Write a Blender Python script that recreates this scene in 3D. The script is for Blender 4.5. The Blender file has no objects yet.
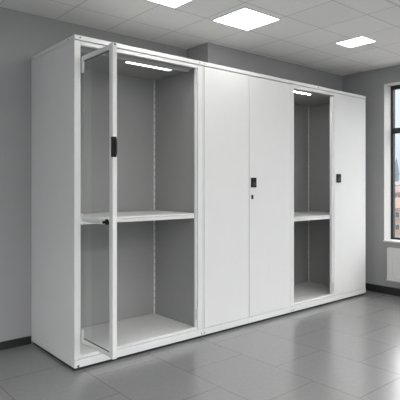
import bpy, bmesh, math, random
from mathutils import Vector, Matrix

random.seed(4)
S = bpy.context.scene
COL = S.collection

# ------------------------------------------------------------------ camera
cam_d = bpy.data.cameras.new('camera')
cam = bpy.data.objects.new('camera', cam_d)
COL.objects.link(cam)
cam.location = (-1.42312, -2.96135, 1.22035)
cam.rotation_euler = (math.radians(90), 0, -0.70002)
cam_d.sensor_fit = 'HORIZONTAL'
cam_d.sensor_width = 36.0
cam_d.lens = 36.0 * 488.117 / 400.0
cam_d.shift_y = -(200 - 184.573) / 400.0
cam_d.clip_start = 0.05
cam_d.clip_end = 800
S.camera = cam

# ------------------------------------------------------------------ world, sun, exposure
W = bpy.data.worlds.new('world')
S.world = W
W.use_nodes = True
nt = W.node_tree
nt.nodes.clear()
out = nt.nodes.new('ShaderNodeOutputWorld')
bg = nt.nodes.new('ShaderNodeBackground')
tc = nt.nodes.new('ShaderNodeTexCoord')
sep = nt.nodes.new('ShaderNodeSeparateXYZ')
ramp = nt.nodes.new('ShaderNodeValToRGB')
ramp.color_ramp.elements[0].position = 0.0
ramp.color_ramp.elements[0].color = (0.62, 0.70, 0.80, 1)
ramp.color_ramp.elements[1].position = 0.40
ramp.color_ramp.elements[1].color = (1.0, 0.985, 0.97, 1)
e = ramp.color_ramp.elements.new(0.10)
e.color = (0.80, 0.87, 0.96, 1)
e = ramp.color_ramp.elements.new(0.30)
e.color = (0.90, 0.94, 1.0, 1)
nt.links.new(tc.outputs['Generated'], sep.inputs[0])
nt.links.new(sep.outputs['Z'], ramp.inputs[0])
nt.links.new(ramp.outputs[0], bg.inputs[0])
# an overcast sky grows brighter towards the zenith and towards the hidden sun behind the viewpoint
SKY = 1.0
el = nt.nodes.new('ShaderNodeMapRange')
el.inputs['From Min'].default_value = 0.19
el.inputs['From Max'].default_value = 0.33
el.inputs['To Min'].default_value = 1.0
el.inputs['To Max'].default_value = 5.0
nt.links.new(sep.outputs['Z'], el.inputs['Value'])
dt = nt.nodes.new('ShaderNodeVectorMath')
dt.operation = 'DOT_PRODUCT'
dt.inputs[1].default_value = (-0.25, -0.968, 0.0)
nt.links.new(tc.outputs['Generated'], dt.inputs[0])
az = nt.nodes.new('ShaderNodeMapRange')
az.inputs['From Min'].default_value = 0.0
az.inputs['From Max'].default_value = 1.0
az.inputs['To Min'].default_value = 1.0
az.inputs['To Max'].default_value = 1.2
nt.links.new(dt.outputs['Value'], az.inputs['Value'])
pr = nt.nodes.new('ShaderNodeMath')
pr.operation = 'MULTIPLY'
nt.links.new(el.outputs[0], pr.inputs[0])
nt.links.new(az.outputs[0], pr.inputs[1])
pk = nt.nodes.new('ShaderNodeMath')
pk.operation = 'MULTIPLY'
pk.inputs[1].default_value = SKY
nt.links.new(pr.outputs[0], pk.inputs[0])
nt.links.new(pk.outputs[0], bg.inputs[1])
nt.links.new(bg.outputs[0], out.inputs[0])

sun_d = bpy.data.lights.new('sun', 'SUN')
sun_d.energy = 0.5
sun_d.angle = math.radians(3)
sun_d.color = (1.0, 0.93, 0.84)
sun = bpy.data.objects.new('sun', sun_d)
COL.objects.link(sun)
sun.rotation_euler = Vector((0.75, 0.35, -0.62)).to_track_quat('-Z', 'Y').to_euler()

LAMP = 7.0          # emission of the ceiling panels
STRIP = 3.2          # emission of the cabinets' strip lights
S.view_settings.view_transform = 'Standard'
S.view_settings.look = 'None'
S.view_settings.exposure = 0.2
S.view_settings.gamma = 1.0
S.view_settings.use_curve_mapping = False


# ------------------------------------------------------------------ materials
def mat(name, col, rough=0.5, metal=0.0, noise=0.0, nscale=8.0, bump=0.0, bscale=300.0, spec=0.5):
    m = bpy.data.materials.new(name)
    m.use_nodes = True
    t = m.node_tree
    b = t.nodes['Principled BSDF']
    b.inputs['Base Color'].default_value = (*col, 1)
    b.inputs['Roughness'].default_value = rough
    b.inputs['Metallic'].default_value = metal
    b.inputs['Specular IOR Level'].default_value = spec
    tc = t.nodes.new('ShaderNodeTexCoord')
    if noise > 0:
        n = t.nodes.new('ShaderNodeTexNoise')
        n.inputs['Scale'].default_value = nscale
        n.inputs['Detail'].default_value = 6
        n.inputs['Roughness'].default_value = 0.6
        t.links.new(tc.outputs['Object'], n.inputs['Vector'])
        r = t.nodes.new('ShaderNodeMapRange')
        r.inputs['From Min'].default_value = 0.25
        r.inputs['From Max'].default_value = 0.75
        r.inputs['To Min'].default_value = 1 - noise
        r.inputs['To Max'].default_value = 1 + noise
        t.links.new(n.outputs['Fac'], r.inputs['Value'])
        mul = t.nodes.new('ShaderNodeVectorMath')
        mul.operation = 'SCALE'
        mul.inputs[0].default_value = col
        t.links.new(r.outputs[0], mul.inputs['Scale'])
        t.links.new(mul.outputs[0], b.inputs['Base Color'])
    if bump > 0:
        n2 = t.nodes.new('ShaderNodeTexNoise')
        n2.inputs['Scale'].default_value = bscale
        n2.inputs['Detail'].default_value = 3
        t.links.new(tc.outputs['Object'], n2.inputs['Vector'])
        bp = t.nodes.new('ShaderNodeBump')
        bp.inputs['Strength'].default_value = bump
        bp.inputs['Distance'].default_value = 0.001
        t.links.new(n2.outputs['Fac'], bp.inputs['Height'])
        t.links.new(bp.outputs[0], b.inputs['Normal'])
    return m


def emis(name, col, strength):
    m = bpy.data.materials.new(name)
    m.use_nodes = True
    t = m.node_tree
    b = t.nodes['Principled BSDF']
    b.inputs['Base Color'].default_value = (0.8, 0.8, 0.8, 1)
    b.inputs['Emission Color'].default_value = (*col, 1)
    b.inputs['Emission Strength'].default_value = strength
    return m


def glass(name, tint, ior_fac=1.45, rough=0.02):
    m = bpy.data.materials.new(name)
    m.use_nodes = True
    t = m.node_tree
    t.nodes.clear()
    o = t.nodes.new('ShaderNodeOutputMaterial')
    tr = t.nodes.new('ShaderNodeBsdfTransparent')
    tr.inputs[0].default_value = (*tint, 1)
    gl = t.nodes.new('ShaderNodeBsdfGlossy')
    gl.inputs['Roughness'].default_value = rough
    lw = t.nodes.new('ShaderNodeLayerWeight')
    lw.inputs['Blend'].default_value = 0.5
    pw = t.nodes.new('ShaderNodeMath'); pw.operation = 'POWER'; pw.inputs[1].default_value = 5.0
    t.links.new(lw.outputs['Facing'], pw.inputs[0])
    fr = t.nodes.new('ShaderNodeMapRange')
    r0 = ((ior_fac - 1) / (ior_fac + 1)) ** 2
    fr.inputs['To Min'].default_value = r0
    fr.inputs['To Max'].default_value = 1.0
    t.links.new(pw.outputs[0], fr.inputs['Value'])
    mx = t.nodes.new('ShaderNodeMixShader')
    t.links.new(fr.outputs[0], mx.inputs[0])
    t.links.new(tr.outputs[0], mx.inputs[1])
    t.links.new(gl.outputs[0], mx.inputs[2])
    t.links.new(mx.outputs[0], o.inputs[0])
    return m


def grid_mat(name, col, line_col, line_fac, ox, oy, bw, bh, offset, mortar, rough, noise, nscale, swap, var=0.0,
             bump=0.3, spec=0.5):
    """tiles laid out in object space, one rectangle bw x bh per tile"""
    m = bpy.data.materials.new(name)
    m.use_nodes = True
    t = m.node_tree
    b = t.nodes['Principled BSDF']
    b.inputs['Specular IOR Level'].default_value = spec
    tc = t.nodes.new('ShaderNodeTexCoord')
    sp = t.nodes.new('ShaderNodeSeparateXYZ')
    cb = t.nodes.new('ShaderNodeCombineXYZ')
    t.links.new(tc.outputs['Object'], sp.inputs[0])
    ax = t.nodes.new('ShaderNodeMath'); ax.operation = 'SUBTRACT'; ax.inputs[1].default_value = ox
    ay = t.nodes.new('ShaderNodeMath'); ay.operation = 'SUBTRACT'; ay.inputs[1].default_value = oy
    t.links.new(sp.outputs['X'], ax.inputs[0])
    t.links.new(sp.outputs['Y'], ay.inputs[0])
    t.links.new((ay if swap else ax).outputs[0], cb.inputs[0])
    t.links.new((ax if swap else ay).outputs[0], cb.inputs[1])
    br = t.nodes.new('ShaderNodeTexBrick')
    br.offset = offset
    br.offset_frequency = 2
    br.squash = 1
    br.inputs['Scale'].default_value = 1
    br.inputs['Mortar Size'].default_value = mortar
    br.inputs['Mortar Smooth'].default_value = 0.3
    br.inputs['Bias'].default_value = 0
    br.inputs['Brick Width'].default_value = bw
    br.inputs['Row Height'].default_value = bh
    br.inputs['Color1'].default_value = tuple(c * (1 - var) for c in col) + (1,)
    br.inputs['Color2'].default_value = tuple(c * (1 + var) for c in col) + (1,)
    br.inputs['Mortar'].default_value = tuple(a * (1 - line_fac) + l * line_fac for a, l in zip(col, line_col)) + (1,)
    t.links.new(cb.outputs[0], br.inputs['Vector'])
    n = t.nodes.new('ShaderNodeTexNoise')
    n.inputs['Scale'].default_value = nscale
    n.inputs['Detail'].default_value = 8
    n.inputs['Roughness'].default_value = 0.65
    t.links.new(tc.outputs['Object'], n.inputs['Vector'])
    r = t.nodes.new('ShaderNodeMapRange')
    r.inputs['From Min'].default_value = 0.25
    r.inputs['From Max'].default_value = 0.75
    r.inputs['To Min'].default_value = 1 - noise
    r.inputs['To Max'].default_value = 1 + noise
    t.links.new(n.outputs['Fac'], r.inputs['Value'])
    mul = t.nodes.new('ShaderNodeVectorMath'); mul.operation = 'SCALE'
    t.links.new(br.outputs['Color'], mul.inputs[0])
    t.links.new(r.outputs[0], mul.inputs['Scale'])
    t.links.new(mul.outputs[0], b.inputs['Base Color'])
    rr = t.nodes.new('ShaderNodeMapRange')
    rr.inputs['To Min'].default_value = rough - 0.01
    rr.inputs['To Max'].default_value = rough + 0.015
    t.links.new(n.outputs['Fac'], rr.inputs['Value'])
    t.links.new(rr.outputs[0], b.inputs['Roughness'])
    bp = t.nodes.new('ShaderNodeBump')
    bp.invert = True
    bp.inputs['Strength'].default_value = bump
    bp.inputs['Distance'].default_value = 0.002
    t.links.new(br.outputs['Fac'], bp.inputs['Height'])
    t.links.new(bp.outputs[0], b.inputs['Normal'])
    return m


M = {}
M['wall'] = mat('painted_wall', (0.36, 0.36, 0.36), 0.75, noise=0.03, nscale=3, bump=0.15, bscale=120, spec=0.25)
M['far_wall'] = mat('pale_bounce_wall', (0.62, 0.62, 0.61), 0.75, noise=0.03, nscale=3, bump=0.15, bscale=120, spec=0.25)  # unseen walls, made paler to bounce more light into the room
M['ceiling'] = grid_mat('ceiling_tiles', (0.80, 0.80, 0.79), (0.09, 0.09, 0.09), 0.4, 0.195, -0.055, 0.447, 0.43, 0.0,
                        0.0045, 0.85, 0.03, 60, False, var=0.02, bump=0.4, spec=0.2)
M['floor'] = grid_mat('floor_tiles', (0.235, 0.235, 0.237), (0.045, 0.045, 0.045), 0.5, 0.06, -1.10, 0.63, 0.505, 0.5,
                      0.003, 0.22, 0.06, 30, True, var=0.02, bump=0.5, spec=1.0)
M['base'] = mat('dark_baseboard', (0.018, 0.018, 0.019), 0.45)
M['steel'] = mat('white_powder_coat', (0.78, 0.78, 0.775), 0.42, noise=0.012, nscale=5, bump=0.08, bscale=500, spec=0.4)
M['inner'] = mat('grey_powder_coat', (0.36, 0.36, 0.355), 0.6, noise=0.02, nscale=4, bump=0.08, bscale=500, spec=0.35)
M['slot'] = mat('slot_grey', (0.28, 0.28, 0.28), 0.7)
M['dark'] = mat('recess_shade', (0.02, 0.02, 0.02), 0.8)  # near-black colour stands in for shade in gaps and under plinths
M['black'] = mat('black_plastic', (0.008, 0.008, 0.009), 0.5, noise=0.1, nscale=40, spec=0.25)
M['blackgloss'] = mat('black_gloss', (0.03, 0.03, 0.03), 0.3)
M['chrome'] = mat('satin_metal', (0.62, 0.62, 0.62), 0.35, metal=0.6, noise=0.03, nscale=30)
M['screw'] = mat('screw_metal', (0.12, 0.12, 0.12), 0.4, metal=0.4)
M['lamp'] = emis('lamp_diffuser', (1.0, 0.985, 0.96), LAMP)
M['added_lamp_mid'] = emis('added_diffuser_mid', (1.0, 0.985, 0.96), 10.0)  # for added panels out of view, brighter than the visible ones
M['added_lamp_far'] = emis('added_diffuser_far', (1.0, 0.985, 0.96), 30.0)  # stronger still, for the added rows farther out
M['strip_short'] = emis('strip_diffuser_short', (1.0, 0.985, 0.96), 60.0)
M['strip'] = emis('strip_diffuser', (1.0, 0.985, 0.96), STRIP)
M['frame'] = mat('anthracite_frame', (0.022, 0.022, 0.025), 0.4, noise=0.05, nscale=10)
M['reveal'] = mat('white_reveal', (0.62, 0.62, 0.61), 0.5, noise=0.02)
M['radiator'] = mat('white_enamel', (0.60, 0.60, 0.59), 0.35, noise=0.01)
M['glass'] = glass('window_glass', (0.97, 0.98, 0.98))
M['doorglass'] = glass('door_glass', (0.955, 0.96, 0.96), 1.3)


# ------------------------------------------------------------------ builders
class MB:
    def __init__(self):
        self.bm = bmesh.new()

    def box(self, x0, x1, y0, y1, z0, z1, bev=0.0):
        ret = bmesh.ops.create_cube(self.bm, size=1.0)
        vs = ret['verts']
        for v in vs:
            v.co = Vector((x0 + (v.co.x + .5) * (x1 - x0), y0 + (v.co.y + .5) * (y1 - y0), z0 + (v.co.z + .5) * (z1 - z0)))
        if bev > 0:
            es = list({e for v in vs for e in v.link_edges})
            bmesh.ops.bevel(self.bm, geom=es, offset=bev, segments=2, profile=0.5, affect='EDGES')
        return self

    def cyl(self, p, r, h, axis='Z', seg=20, r2=None):
        ret = bmesh.ops.create_cone(self.bm, cap_ends=True, segments=seg, radius1=r, radius2=r if r2 is None else r2, depth=h)
        rot = {'Z': Matrix.Identity(3), 'Y': Matrix.Rotation(math.pi / 2, 3, 'X'), 'X': Matrix.Rotation(math.pi / 2, 3, 'Y')}[axis]
        for v in ret['verts']:
            v.co = rot @ v.co + Vector(p)
        return self

    def poly(self, verts, faces):
        vs = [self.bm.verts.new(v) for v in verts]
        for f in faces:
            self.bm.faces.new([vs[i] for i in f])
        return self

    def build(self, name, m, parent=None):
        bmesh.ops.recalc_face_normals(self.bm, faces=self.bm.faces)
        me = bpy.data.meshes.new(name)
        self.bm.to_mesh(me)
        self.bm.free()
        me.materials.append(m)
        o = bpy.data.objects.new(name, me)
        COL.objects.link(o)
        if parent is not None:
            o.parent = parent
            o.matrix_parent_inverse = Matrix.Identity(4)
            # geometry is written in the thing's own space
        return o


def bx(*a, bev=0.0):
    return MB().box(*a, bev=bev)


def empty(name, loc=(0, 0, 0), rz=0.0):
    o = bpy.data.objects.new(name, None)
    COL.objects.link(o)
    o.location = loc
    o.rotation_euler = (0, 0, rz)
    o.empty_display_size = 0.1
    return o


def tag(o, label, cat, group=None):
    o['label'] = label
    o['category'] = cat
    if group:
        o['group'] = group
    return o


def struct(o):
    o['kind'] = 'structure'
    return o


# ------------------------------------------------------------------ room shell
XL, XR, YF, YB, ZC = -3.6, 3.68, -6.2, 0.742, 2.53
struct(bx(XL, XR + .3, YF, YB, -0.1, 0).build('floor', M['floor']))
struct(bx(XL, XR, YF, YB, ZC, ZC + .12).build('ceiling', M['ceiling']))
struct(bx(XL - .15, XR + .3, YB, YB + .2, 0, ZC + .12).build('wall_back', M['wall']))
ADDED_LW = [(-2.6, -0.9), (-5.4, -3.4)]        # window openings added in the unseen left wall for light, along y
ADDED_FW = [(-2.8, -0.8), (0.0, 2.0)]          # openings of the added windows in the unseen front wall, along x
b = MB()
ys = [YB] + [v for w in ADDED_LW for v in (w[1], w[0])] + [YF]
for i in range(0, len(ys), 2):
    b.box(XL - .15, XL, ys[i + 1], ys[i], 0, ZC + .12)
for w in ADDED_LW:
    b.box(XL - .15, XL, w[0], w[1], 0, .585)
    b.box(XL - .15, XL, w[0], w[1], 2.345, ZC + .12)
struct(b.build('wall_left', M['far_wall']))
b = MB()
xs = [XL - .15] + [v for w in ADDED_FW for v in w] + [XR + .3]
for i in range(0, len(xs), 2):
    b.box(xs[i], xs[i + 1], YF - .15, YF, 0, ZC + .12)
for w in ADDED_FW:
    b.box(w[0], w[1], YF - .15, YF, 0, .585)
    b.box(w[0], w[1], YF - .15, YF, 2.345, ZC + .12)
struct(b.build('wall_front', M['far_wall']))
# dropped bulkhead above the cabinets
struct(bx(1.53, XR, 0.43, YB, 2.215, ZC).build('wall_bulkhead', M['wall']))
# right wall with three window openings (the first is the one in the photograph)
ZW0, ZW1 = 0.585, 2.345
WINS = [(-1.75, -0.104), (-4.05, -2.4), (-5.9, -4.7)]
b = MB()
ys = [YB] + [v for w in WINS for v in (w[1], w[0])] + [YF]
for i in range(0, len(ys), 2):
    b.box(XR, XR + .235, ys[i + 1], ys[i], 0, ZC + .12)
for w in WINS:
    b.box(XR, XR + .235, w[0], w[1], 0, ZW0)
    b.box(XR, XR + .235, w[0], w[1], ZW1, ZC + .12)
struct(b.build('wall_right', M['wall']))
struct(bx(XL, -0.003, YB - .012, YB, 0, .060, bev=.002).build('baseboard_back', M['base']))
struct(bx(XR - .012, XR, YF, YB - .012, 0, .085, bev=.002).build('baseboard_right', M['base']))
struct(bx(XL, XL + .012, YF, YB - .012, 0, .070, bev=.002).build('baseboard_left', M['base']))
# light rail fixed along the ceiling
struct(bx(0.9, XR, -1.172, -1.156, ZC - .005, ZC, bev=.002).build('trim_1', mat('white_rail', (0.62, 0.62, 0.61), 0.5)))

for i, (y0, y1) in enumerate(WINS):
    win = struct(empty('window_%d' % (i + 1), (XR, (y0 + y1) / 2, ZW0)))
    a, c = y0 - (y0 + y1) / 2, y1 - (y0 + y1) / 2
    H = ZW1 - ZW0
    FX0, FX1 = 0.145, 0.215
    rv = MB()
    rv.box(0.001, 0.215, c - .004, c, 0, H)
    rv.box(0.001, 0.215, a, a + .004, 0, H)
    rv.box(0.001, 0.215, a, c, H - .004, H)
    rv.build('window_reveal', M['reveal'], win)
    fr = MB()
    o_ = .014
    fr.box(FX0, FX1, c - .004 - o_, c - .004, 0, H)
    fr.box(FX0, FX1, a + .004, a + .004 + o_, 0, H)
    fr.box(FX0, FX1, a, c, H - .004 - .035, H - .004)
    fr.box(FX0, FX1, a, c, 0.006, 0.03)
    fr.build('window_frame', M['frame'], win)
    zt = 1.83 - ZW0
    mu = MB()
    mu.box(FX0 + .005, FX1 - .005, a + .018, c - .018, zt - .024, zt + .024)
    mu.build('transom', M['frame'], win)
    ym = (a + c) / 2
    bx(FX0 + .005, FX1 - .005, ym - .03, ym + .03, .03, H - .04).build('mullion', M['frame'], win)
    for (ya, yb) in ((a + .018, ym - .03), (ym + .03, c - .018)):
        for (za, zb) in ((.03, zt - .024), (zt + .024, H - .039)):
            sa = MB()
            k = .007
            sa.box(FX0 + .006, FX0 + .04, ya, ya + k, za, zb)
            sa.box(FX0 + .006, FX0 + .04, yb - k, yb, za, zb)
            sa.box(FX0 + .006, FX0 + .04, ya + k, yb - k, za, za + k)
            sa.box(FX0 + .006, FX0 + .04, ya + k, yb - k, zb - k, zb)
            s = sa.build('sash', M['frame'], win)
            bx(FX0 + .02, FX0 + .026, ya + k, yb - k, za + k, zb - k).build('pane', M['glass'], s)
    bx(-.022, FX0, a - .0, c + .0, -.004, .014, bev=.003).build('window_sill', M['reveal'], win)


# unseen windows added behind and beside the viewpoint to let in more daylight
for i, (ax, a0, a1) in enumerate([('y', *w) for w in ADDED_LW] + [('x', *w) for w in ADDED_FW]):
    fr, pn = MB(), MB()
    z0, z1 = .585, 2.345
    mid = (a0 + a1) / 2
    bars = [(a0, a0 + .06, z0, z1), (a1 - .06, a1, z0, z1), (a0 + .06, a1 - .06, z0, z0 + .06), (a0 + .06, a1 - .06, z1 - .06, z1),
            (mid - .03, mid + .03, z0 + .06, z1 - .06)]
    for (p0, p1, q0, q1) in bars:
        if ax == 'y':
            fr.box(XL - .12, XL - .06, p0, p1, q0, q1)
        else:
            fr.box(p0, p1, YF - .12, YF - .06, q0, q1)
    w = struct(empty('window_%d' % (i + 4), (0, 0, 0)))
    fr.build('window_frame', M['frame'], w)
    for (p0, p1) in ((a0 + .06, mid - .03), (mid + .03, a1 - .06)):
        if ax == 'y':
            bx(XL - .094, XL - .088, p0, p1, z0 + .06, z1 - .06).build('pane', M['glass'], w)
        else:
            bx(p0, p1, YF - .094, YF - .088, z0 + .06, z1 - .06).build('pane', M['glass'], w)


# ------------------------------------------------------------------ town outside
M['ground'] = mat('street_ground', (0.22, 0.21, 0.20), 0.9, noise=0.2, nscale=0.2)
struct(bx(8, 420, -200, 320, -15.2, -15).build('ground', M['ground']))
DIRX, DIRY = 0.9513, 0.5061


def house(t, s, w, depth, z_eave, rise, wall_c, roof_c, label, rot=0.0, floors=4, cols=3, dark=(0.09, 0.08, 0.08)):
    x = cam.location.x + t * DIRX - s * DIRY
    y = cam.location.y + t * DIRY + s * DIRX
    r = empty('town_house', (x, y, -15), math.atan2(DIRY, DIRX) + rot)
    tag(r, label, 'building', 'town houses beyond the window')
    h = z_eave + 15
    wall_c = tuple(c * .48 for c in wall_c)
    roof_c = tuple(c * .48 for c in roof_c)
    bx(0, depth, -w / 2, w / 2, 0, h).build('facade', mat('render_wall', wall_c, 0.85, noise=0.12, nscale=0.7), r)
    e = .35
    rf = MB()
    rf.poly([(-e, -w / 2 - e, h), (depth + e, -w / 2 - e, h), (depth + e, w / 2 + e, h), (-e, w / 2 + e, h),
             (depth / 2, -w / 2 - e, h + rise), (depth / 2, w / 2 + e, h + rise)],
            [(3, 2, 1, 0), (0, 4, 5, 3), (1, 2, 5, 4), (0, 1, 4), (2, 3, 5)])
    rf.build('roof', mat('roof_tiles', roof_c, 0.8, noise=0.25, nscale=2.0), r)
    bx(-.12, .02, -w / 2 - .05, w / 2 + .05, h - .35, h - .02).build('cornice', mat('cornice_stone', (0.24, 0.21, 0.19), 0.8), r)
    wm = mat('window_dark', tuple(c * .6 for c in dark), 0.3)
    fm = mat('window_surround', (0.27, 0.25, 0.23), 0.7)
    fh = 2.7
    for f in range(floors):
        z1 = h - .75 - f * fh
        for c in range(cols):
            yy = -w / 2 + w * (c + .5) / cols
            wn = MB()
            wn.box(-.05, .02, yy - .55, yy + .55, z1 - 1.45, z1)
            o = wn.build('window', fm, r)
            bx(-.07, -.045, yy - .40, yy + .40, z1 - 1.33, z1 - .12).build('pane', wm, o)
    bx(depth * .3, depth * .3 + .8, w * .2, w * .2 + 1.1, h + rise * .3, h + rise + .5).build('chimney', mat('chimney_brick', (0.35, 0.2, 0.16), 0.9, noise=0.2, nscale=6), r)
    return r


house(108, 2.0, 17, 14, -4.0, 2.2, (0.36, 0.28, 0.22), (0.27, 0.165, 0.135),
      'nearest cream town house with pale window surrounds, low behind the glass', floors=4, cols=7)
house(112, -19, 22, 14, -4.8, 2.6, (0.27, 0.15, 0.12), (0.16, 0.09, 0.075),
      'brick red town house standing beside the nearest cream one', floors=4, cols=9)
house(114, 23, 22, 14, -4.4, 2.4, (0.30, 0.28, 0.26), (0.18, 0.11, 0.09),
      'grey rendered town house on the far side of the cream one', floors=4, cols=9)
house(150, -2, 20, 14, -1.2, 2.0, (0.26, 0.20, 0.185), (0.22, 0.16, 0.15),
      'rose coloured town house rising just behind the cream one', floors=4, cols=8)
house(156, -31, 30, 14, -1.4, 2.4, (0.33, 0.28, 0.23), (0.20, 0.13, 0.11),
      'wide sand coloured town house in the second row', floors=4, cols=11)
house(158, 31, 28, 14, -1.8, 2.6, (0.30, 0.22, 0.17), (0.19, 0.11, 0.09),
      'ochre town house with red tiles in the second row', floors=4, cols=10)
house(210, 3, 30, 16, 1.0, 1.6, (0.28, 0.25, 0.25), (0.22, 0.20, 0.215),
      'pale pink town house under greyish tiles in the farthest row', floors=3, cols=12)
house(216, -42, 40, 16, .8, 2.0, (0.26, 0.22, 0.20), (0.20, 0.15, 0.14),
      'long brownish town house in the farthest row', floors=3, cols=14)

# church with a tall steeple, far off
ct = 290
ch = empty('church', (cam.location.x + ct * DIRX + .5, cam.location.y + ct * DIRY, -15), math.atan2(DIRY, DIRX))
tag(ch, 'distant grey church with a tall pointed steeple above the roofs', 'church')
stone = mat('church_stone', (0.10, 0.12, 0.145), 0.9, noise=0.1, nscale=0.5)
bx(-1.5, 1.5, -1.4, 1.4, 0, 22, bev=.1).build('tower', stone, ch)
sp = MB()
sp.cyl((0, 0, 26.5), 1.7, 9.0, seg=8, r2=.45)
sp.cyl((0, 0, 31.0), .1, 2.4, seg=6)
sp.cyl((0, 0, 30.0), .5, .8, seg=8)
sp.build('spire', mat('spire_slate', (0.085, 0.11, 0.14), 0.8), ch)
nv = MB()
nv.box(1.5, 26, -6, 6, 0, 14)
nv.poly([(1.5, -6.4, 14), (26, -6.4, 14), (26, 6.4, 14), (1.5, 6.4, 14), (1.5, 0, 18.5), (26, 0, 18.5)],
        [(3, 2, 1, 0), (0, 1, 5, 4), (2, 3, 4, 5), (0, 4, 3), (1, 2, 5)])
nv.build('nave', stone, ch)


# ------------------------------------------------------------------ ceiling lamps
def lamp(x0, x1, y0, y1, label, group='recessed ceiling panel lights', split=None, lm='lamp'):
    cx, cy = (x0 + x1) / 2, (y0 + y1) / 2
    r = empty('ceiling_light', (cx, cy, ZC))
    tag(r, label, 'ceiling light', group)
    hx, hy = (x1 - x0) / 2, (y1 - y0) / 2
    f = .008
    m = MB()
    m.box(-hx - f, hx + f, -hy - f, -hy, -.006, 0)
    m.box(-hx - f, hx + f, hy, hy + f, -.006, 0)
    m.box(-hx - f, -hx, -hy, hy, -.006, 0)
    m.box(hx, hx + f, -hy, hy, -.006, 0)
    m.build('lamp_frame', M['steel'], r)
    if split is None:
        bx(-hx, hx, -hy, hy, -.004, 0).build('diffuser', M[lm], r)
    else:
        sx = split - cx
        bx(-hx, sx - .006, -hy, hy, -.004, 0).build('diffuser', M['lamp'], r)
        bx(sx + .006, hx, -hy, hy, -.004, 0).build('diffuser', M['lamp'], r)
        bx(sx - .006, sx + .006, -hy, hy, -.006, 0).build('divider', M['inner'], r)
    return r


lamp(1.155, 1.545, -0.415, -0.06, 'large square glowing ceiling panel above the closed double doors')
lamp(2.44, 2.668, -0.592, -0.325, 'small glowing ceiling panel nearest the window wall')
lamp(0.335, 0.755, -0.50, -0.085, 'glowing ceiling panel cut by the picture top, with a dividing bar', split=0.705)
for x, xw in ((-2.6, 'closest to the left wall'), (-0.9, 'second from the left wall'),
              (0.75, 'second from the window wall'), (2.4, 'closest to the window wall')):
    for y, yw in ((-1.9, 'first'), (-3.4, 'second'), (-5.0, 'third')):  # unseen rows added to light the room and the cabinet fronts
        lamp(x - .22, x + .22, y - .215, y + .215, 'added unseen ceiling panel %s, %s row out from the cabinets' % (xw, yw),
             lm='added_lamp_mid' if y > -2 else 'added_lamp_far')

# ------------------------------------------------------------------ cabinets
D = 0.736
ZT = 2.200
ZB = 0.020


def cabinet(x0, x1, label, inner_l, inner_r, post_l, post_r, open_front, shelf_z=None, strip=None, sm='strip'):
    """everything in the cabinet's own space: its front left bottom corner is the origin"""
    w = x1 - x0
    r = empty('storage_cabinet', (x0, 0, 0))
    tag(r, label, 'cabinet', 'white steel cabinets in the row')
    il, ir = inner_l - x0, inner_r - x0
    yb = 0.64
    # outer side panels, inner linings
    MB().box(0, .012, 0.004, D, .072, 2.166).build('side_panel', M['steel'], r)
    MB().box(w - .012, w, 0.004, D, .072, 2.166).build('side_panel', M['steel'], r)
    bx(.012, w - .012, D - .014, D, .072, 2.166).build('back_panel', M['steel'], r)
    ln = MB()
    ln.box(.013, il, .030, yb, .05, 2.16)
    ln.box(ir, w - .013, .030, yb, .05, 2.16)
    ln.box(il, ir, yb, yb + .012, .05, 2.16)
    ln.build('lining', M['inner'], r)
    bx(0, w, -.004, D, 2.170, ZT, bev=.003).build('top_panel', M['steel'], r)
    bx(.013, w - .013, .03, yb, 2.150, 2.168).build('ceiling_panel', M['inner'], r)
    pl = MB()
    pl.box(0, w, -.004, D, ZB, .070, bev=.003)
    pl.build('plinth', M['steel'], r)
    bx(.010, w - .010, .010, D - .02, 0, ZB + .002).build('kick_recess', M['dark'], r)  # near-black box paints in the toe shadow below the plinth
    # uprights
    bx(0.0005, post_l - x0, 0, .03, .0725, 2.167, bev=.002).build('upright', M['steel'], r)
    bx(post_r - x0, w - .0005, 0, .03, .0725, 2.167, bev=.002).build('upright', M['steel'], r)
    if open_front:
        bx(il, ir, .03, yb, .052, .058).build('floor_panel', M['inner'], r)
        bx(post_l - x0 + .001, post_r - x0 - .001, .002, .030, 2.141, 2.1665, bev=.0015).build('header_rail', M['steel'], r)
        bx(post_l - x0 + .001, post_r - x0 - .001, .006, .032, .074, .094, bev=.002).build('sill_rail', M['steel'], r)
        if sm == 'strip':
            bx(post_l - x0 + .012, post_r - x0 - .03, .075, .10, 2.118, 2.149).build('inner_rail', M['inner'], r)
        # slotted shelf rails in the back corners
        for xx in (il + .004, ir - .016):
            rl = MB()
            rl.box(xx, xx + .012, yb - .012, yb - .001, .06, 2.148)
            o = rl.build('slotted_rail', M['steel'], r)
            sl = MB()
            for k in range(34):
                z = .14 + k * .06
                sl.box(xx + .004, xx + .008, yb - .0125, yb - .0115, z, z + .018)
            sl.build('slots', M['slot'], o)
    if shelf_z is not None:
        sh = bx(il + .001, ir - .001, .034, yb - .014, shelf_z - .012, shelf_z, bev=.002).build('shelf', M['steel'], r)
        e = MB()
        e.box(il + .001, ir - .001, .030, .042, shelf_z - .038, shelf_z - .014, bev=.002)
        e.build('shelf_lip', M['steel'], sh)
        for xx in (il + .003, ir - .028):
            bx(xx, xx + .025, .06, yb - .03, shelf_z - .030, shelf_z - .0125).build('shelf_bracket', M['chrome'], sh)
    if strip is not None:
        sx0, sx1, sy0, sy1 = strip
        st = bx(sx0 - x0 - .03, sx1 - x0 + .03, sy0 - .012, sy1 + .012, 2.134, 2.150, bev=.003).build('strip_light', M['inner'], r)
        bx(sx0 - x0, sx1 - x0, sy0, sy1, 2.129, 2.1345).build('diffuser', M[sm], st)
    return r


def screws(r, pts, side=()):
    m = MB()
    for (x, z, q) in pts:
        m.cyl((x, -.0045, z), q, .003, 'Y', 14)
    for (y, z, q) in side:
        m.cyl((-.0005, y, z), q, .003, 'X', 14)
    return m.build('screw_heads', M['screw'], r)


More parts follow.
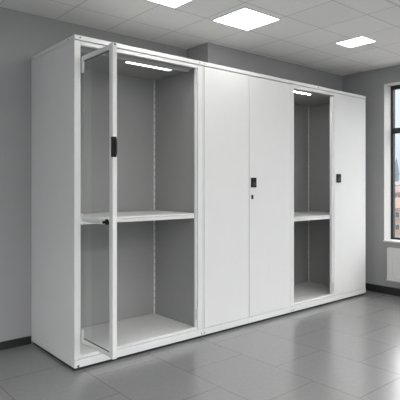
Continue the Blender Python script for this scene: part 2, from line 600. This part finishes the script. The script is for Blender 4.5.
def hinge(r, x0, x1, y0, y1, z0, z1):
    m = MB()
    m.box(x0, x1, y0, y1, z0, z1, bev=.0015)
    h = m.build('hinge', M['steel'], r)
    k = MB()
    k.cyl(((x0 + x1) / 2, y0 - .003, (z0 + z1) / 2), .005, z1 - z0 - .008, 'Z', 12)
    for z in (z0 + .018, z1 - .018):
        k.cyl(((x0 + x1) / 2 + .001, y0 - .001, z), .0045, .006, 'Y', 10)
    k.build('hinge_pin', M['chrome'], h)
    return h


def panel_door(r, x0, x1, z0, z1):
    d = bx(x0, x1, -.002, .020, z0, z1, bev=.0025).build('door', M['steel'], r)
    return d


# ---- cabinet with the opened glass door
c1 = cabinet(0, 1.100, 'open white steel cabinet with glazed door swung out, at row start', .030, 1.082, .045, 1.0505, True,
             shelf_z=.992, strip=(.50, .90, .125, .185))
bx(1.033, 1.0455, .010, .030, .095, 2.140).build('door_stop', M['steel'], c1)
screws(c1, [(.04, 2.186, .005), (.026, .030, .0085), (.29, .024, .005), (1.066, 2.186, .005), (1.085, .036, .005)],
       side=[(.09, 2.184, .005), (.70, 2.18, .004)])
hinge(c1, 1.034, 1.047, .004, .010, 2.01, 2.12)
hinge(c1, 1.034, 1.047, .004, .010, .148, .243)

door = MB()
DX0, DX1 = .047, .077
YO = -.412
door.box(DX0, DX1, YO, YO + .042, .180, 2.068, bev=.003)
door = door.build('glazed_door', M['steel'], c1)
bx(DX0 + .003, DX1 - .003, YO + .0425, -.004, 2.034, 2.064, bev=.002).build('top_rail', M['steel'], door)
bx(DX0 + .003, DX1 - .003, YO + .0425, -.004, .182, .204, bev=.002).build('bottom_rail', M['steel'], door)
mr = MB()
mr.box(DX0 + .003, DX1 - .003, YO + .0425, -.004, .976, .988, bev=.0015)
mr.box(DX0 + .005, DX1 - .005, YO + .0425, -.004, .990, 1.006, bev=.0015)
mr.build('middle_rail', M['steel'], door)
bx(.060, .064, YO + .042, -.006, .200, 2.036).build('glass_panel', M['doorglass'], door)
bx(.059, .0655, YO + .0425, -.006, .2045, .209).build('gasket', M['screw'], door)
bx(.059, .0655, YO + .0425, -.006, 2.029, 2.0335).build('gasket', M['screw'], door)
cpt = MB()
cpt.cyl((.062, YO - .001, 2.056), .005, .004, 'Y', 14)
cpt.build('pivot_cap', M['black'], door)
# black latch on the middle rail
la = MB()
la.box(DX0 - .006, DX0 + .003, YO + .045, YO + .085, .978, 1.004, bev=.002)
la.cyl((DX0 - .004, YO + .098, .991), .009, .014, 'X', 14)
la.box(DX0 - .008, DX0, YO + .05, YO + .075, .984, 1.012, bev=.002)
la.build('latch', M['black'], door)
# black bow handle on the outer edge of the stile
hz0, hz1 = 1.384, 1.506
hd = MB()
hd.box(DX0 - .005, DX1 - .004, YO - .003, YO + .014, hz0, hz1, bev=.003)
hd = hd.build('handle', M['black'], door)
gp = MB()
N = 12
for k in range(N):
    a0, a1 = math.pi * k / N, math.pi * (k + 1) / N
    za, zb = hz1 - .012 - (hz1 - hz0 - .024) * k / N, hz1 - .012 - (hz1 - hz0 - .024) * (k + 1) / N
    ya, yb_ = -.008 - .006 * math.sin(a0) ** .5, -.008 - .006 * max(0, math.sin(a1)) ** .5
    x0, x1 = DX0 + .014, DX1 - .006
    vs = [(x0, YO + ya, za), (x1, YO + ya, za), (x1, YO + yb_, zb), (x0, YO + yb_, zb),
          (x0, YO + ya + .006, za), (x1, YO + ya + .006, za), (x1, YO + yb_ + .006, zb), (x0, YO + yb_ + .006, zb)]
    gp.poly(vs, [(0, 1, 2, 3), (7, 6, 5, 4), (0, 4, 5, 1), (1, 5, 6, 2), (2, 6, 7, 3), (3, 7, 4, 0)])
gp.build('grip', M['blackgloss'], hd)
hinge(door, .047, .064, -.014, -.006, 1.956, 2.052)
hinge(door, .047, .064, -.014, -.006, .195, .265)

# ---- closed double-door cabinet
c2 = cabinet(1.101, 2.205, 'closed white steel cabinet with two plain doors, between the open ones', 1.13, 2.18, 1.110, 2.186, False)
o2 = 1.101
d1 = panel_door(c2, 1.1155 - o2, 1.6235 - o2, .0735, 2.1635)
d2 = panel_door(c2, 1.6300 - o2, 2.1825 - o2, .0735, 2.1635)
bx(1.6200 - o2, 1.6335 - o2, .0205, .028, .074, 2.163).build('door_gap_shade', M['dark'], c2)  # dark strip puts the shade of the door gap into colour
h = bx(1.647 - o2, 1.707 - o2, -.016, -.002, 1.196, 1.280, bev=.004).build('handle', M['black'], d2)
bx(1.659 - o2, 1.695 - o2, -.0185, -.0155, 1.208, 1.240, bev=.001).build('finger_pull', M['blackgloss'], h)
k = bx(1.652 - o2, 1.677 - o2, -.007, -.002, 1.094, 1.130, bev=.003).build('keyhole', M['black'], d2)
screws(c2, [(1.114 - o2, .036, .005), (2.188 - o2, .036, .005), (1.12 - o2, 2.186, .004)])

# ---- cabinet with one half open
c3 = cabinet(2.206, 3.476, 'white steel cabinet with its narrow half open, at the window end', 2.236, 3.300, 2.235, 3.428, True,
             shelf_z=.905, strip=(2.26, 2.61, .094, .112), sm='strip_short')
o3 = 2.206
d3 = panel_door(c3, 2.880 - o3, 3.4255 - o3, .0975 - .024, 2.1635)
h = bx(2.915 - o3, 2.985 - o3, -.016, -.002, 1.242, 1.330, bev=.004).build('handle', M['black'], d3)
bx(2.928 - o3, 2.972 - o3, -.0185, -.0155, 1.256, 1.290, bev=.001).build('finger_pull', M['blackgloss'], h)
bx(2.852 - o3, 2.878 - o3, .004, .034, .095, 2.129, bev=.002).build('centre_post', M['steel'], c3)
hinge(c3, 2.856 - o3, 2.870 - o3, -.002, .004, 2.00, 2.10)
hinge(c3, 2.856 - o3, 2.870 - o3, -.002, .004, .115, .215)
screws(c3, [(2.222 - o3, .036, .005), (2.61 - o3, 2.186, .0055)])

# ------------------------------------------------------------------ radiator under the window
RY1, RY0 = -.190, -1.60
rad = empty('radiator', (XR, RY1, 0))
tag(rad, 'white ribbed panel radiator hanging below the window sill', 'radiator')
L = RY1 - RY0
p = MB()
p.box(-.085, -.070, -L, 0, .185, .515, bev=.004)
n = int(L / .04)
for i in range(n):
    y = -.02 - i * .04
    p.box(-.0865, -.083, y - .026, y, .21, .485, bev=.0015)
p.build('front_panel', M['radiator'], rad)
bx(-.050, -.038, -L, 0, .185, .515, bev=.003).build('rear_panel', M['radiator'], rad)
g = MB()
for i in range(int(L / .03)):
    y = -.012 - i * .03
    g.box(-.086, -.036, y - .018, y, .518, .524)
g.box(-.090, -.082, -L, 0, .513, .528, bev=.002)
g.box(-.040, -.032, -L, 0, .513, .528, bev=.002)
g.build('top_grille', M['radiator'], rad)
bx(-.088, -.034, -.004, .004, .180, .526, bev=.002).build('side_cover', M['radiator'], rad)
bx(-.096, -.036, -L, .010, .168, .184, bev=.003).build('bottom_rail', M['radiator'], rad)
for y in (-.18, -L + .18):
    bx(-.040, .0, y - .02, y + .02, .22, .47).build('bracket', M['chrome'], rad)
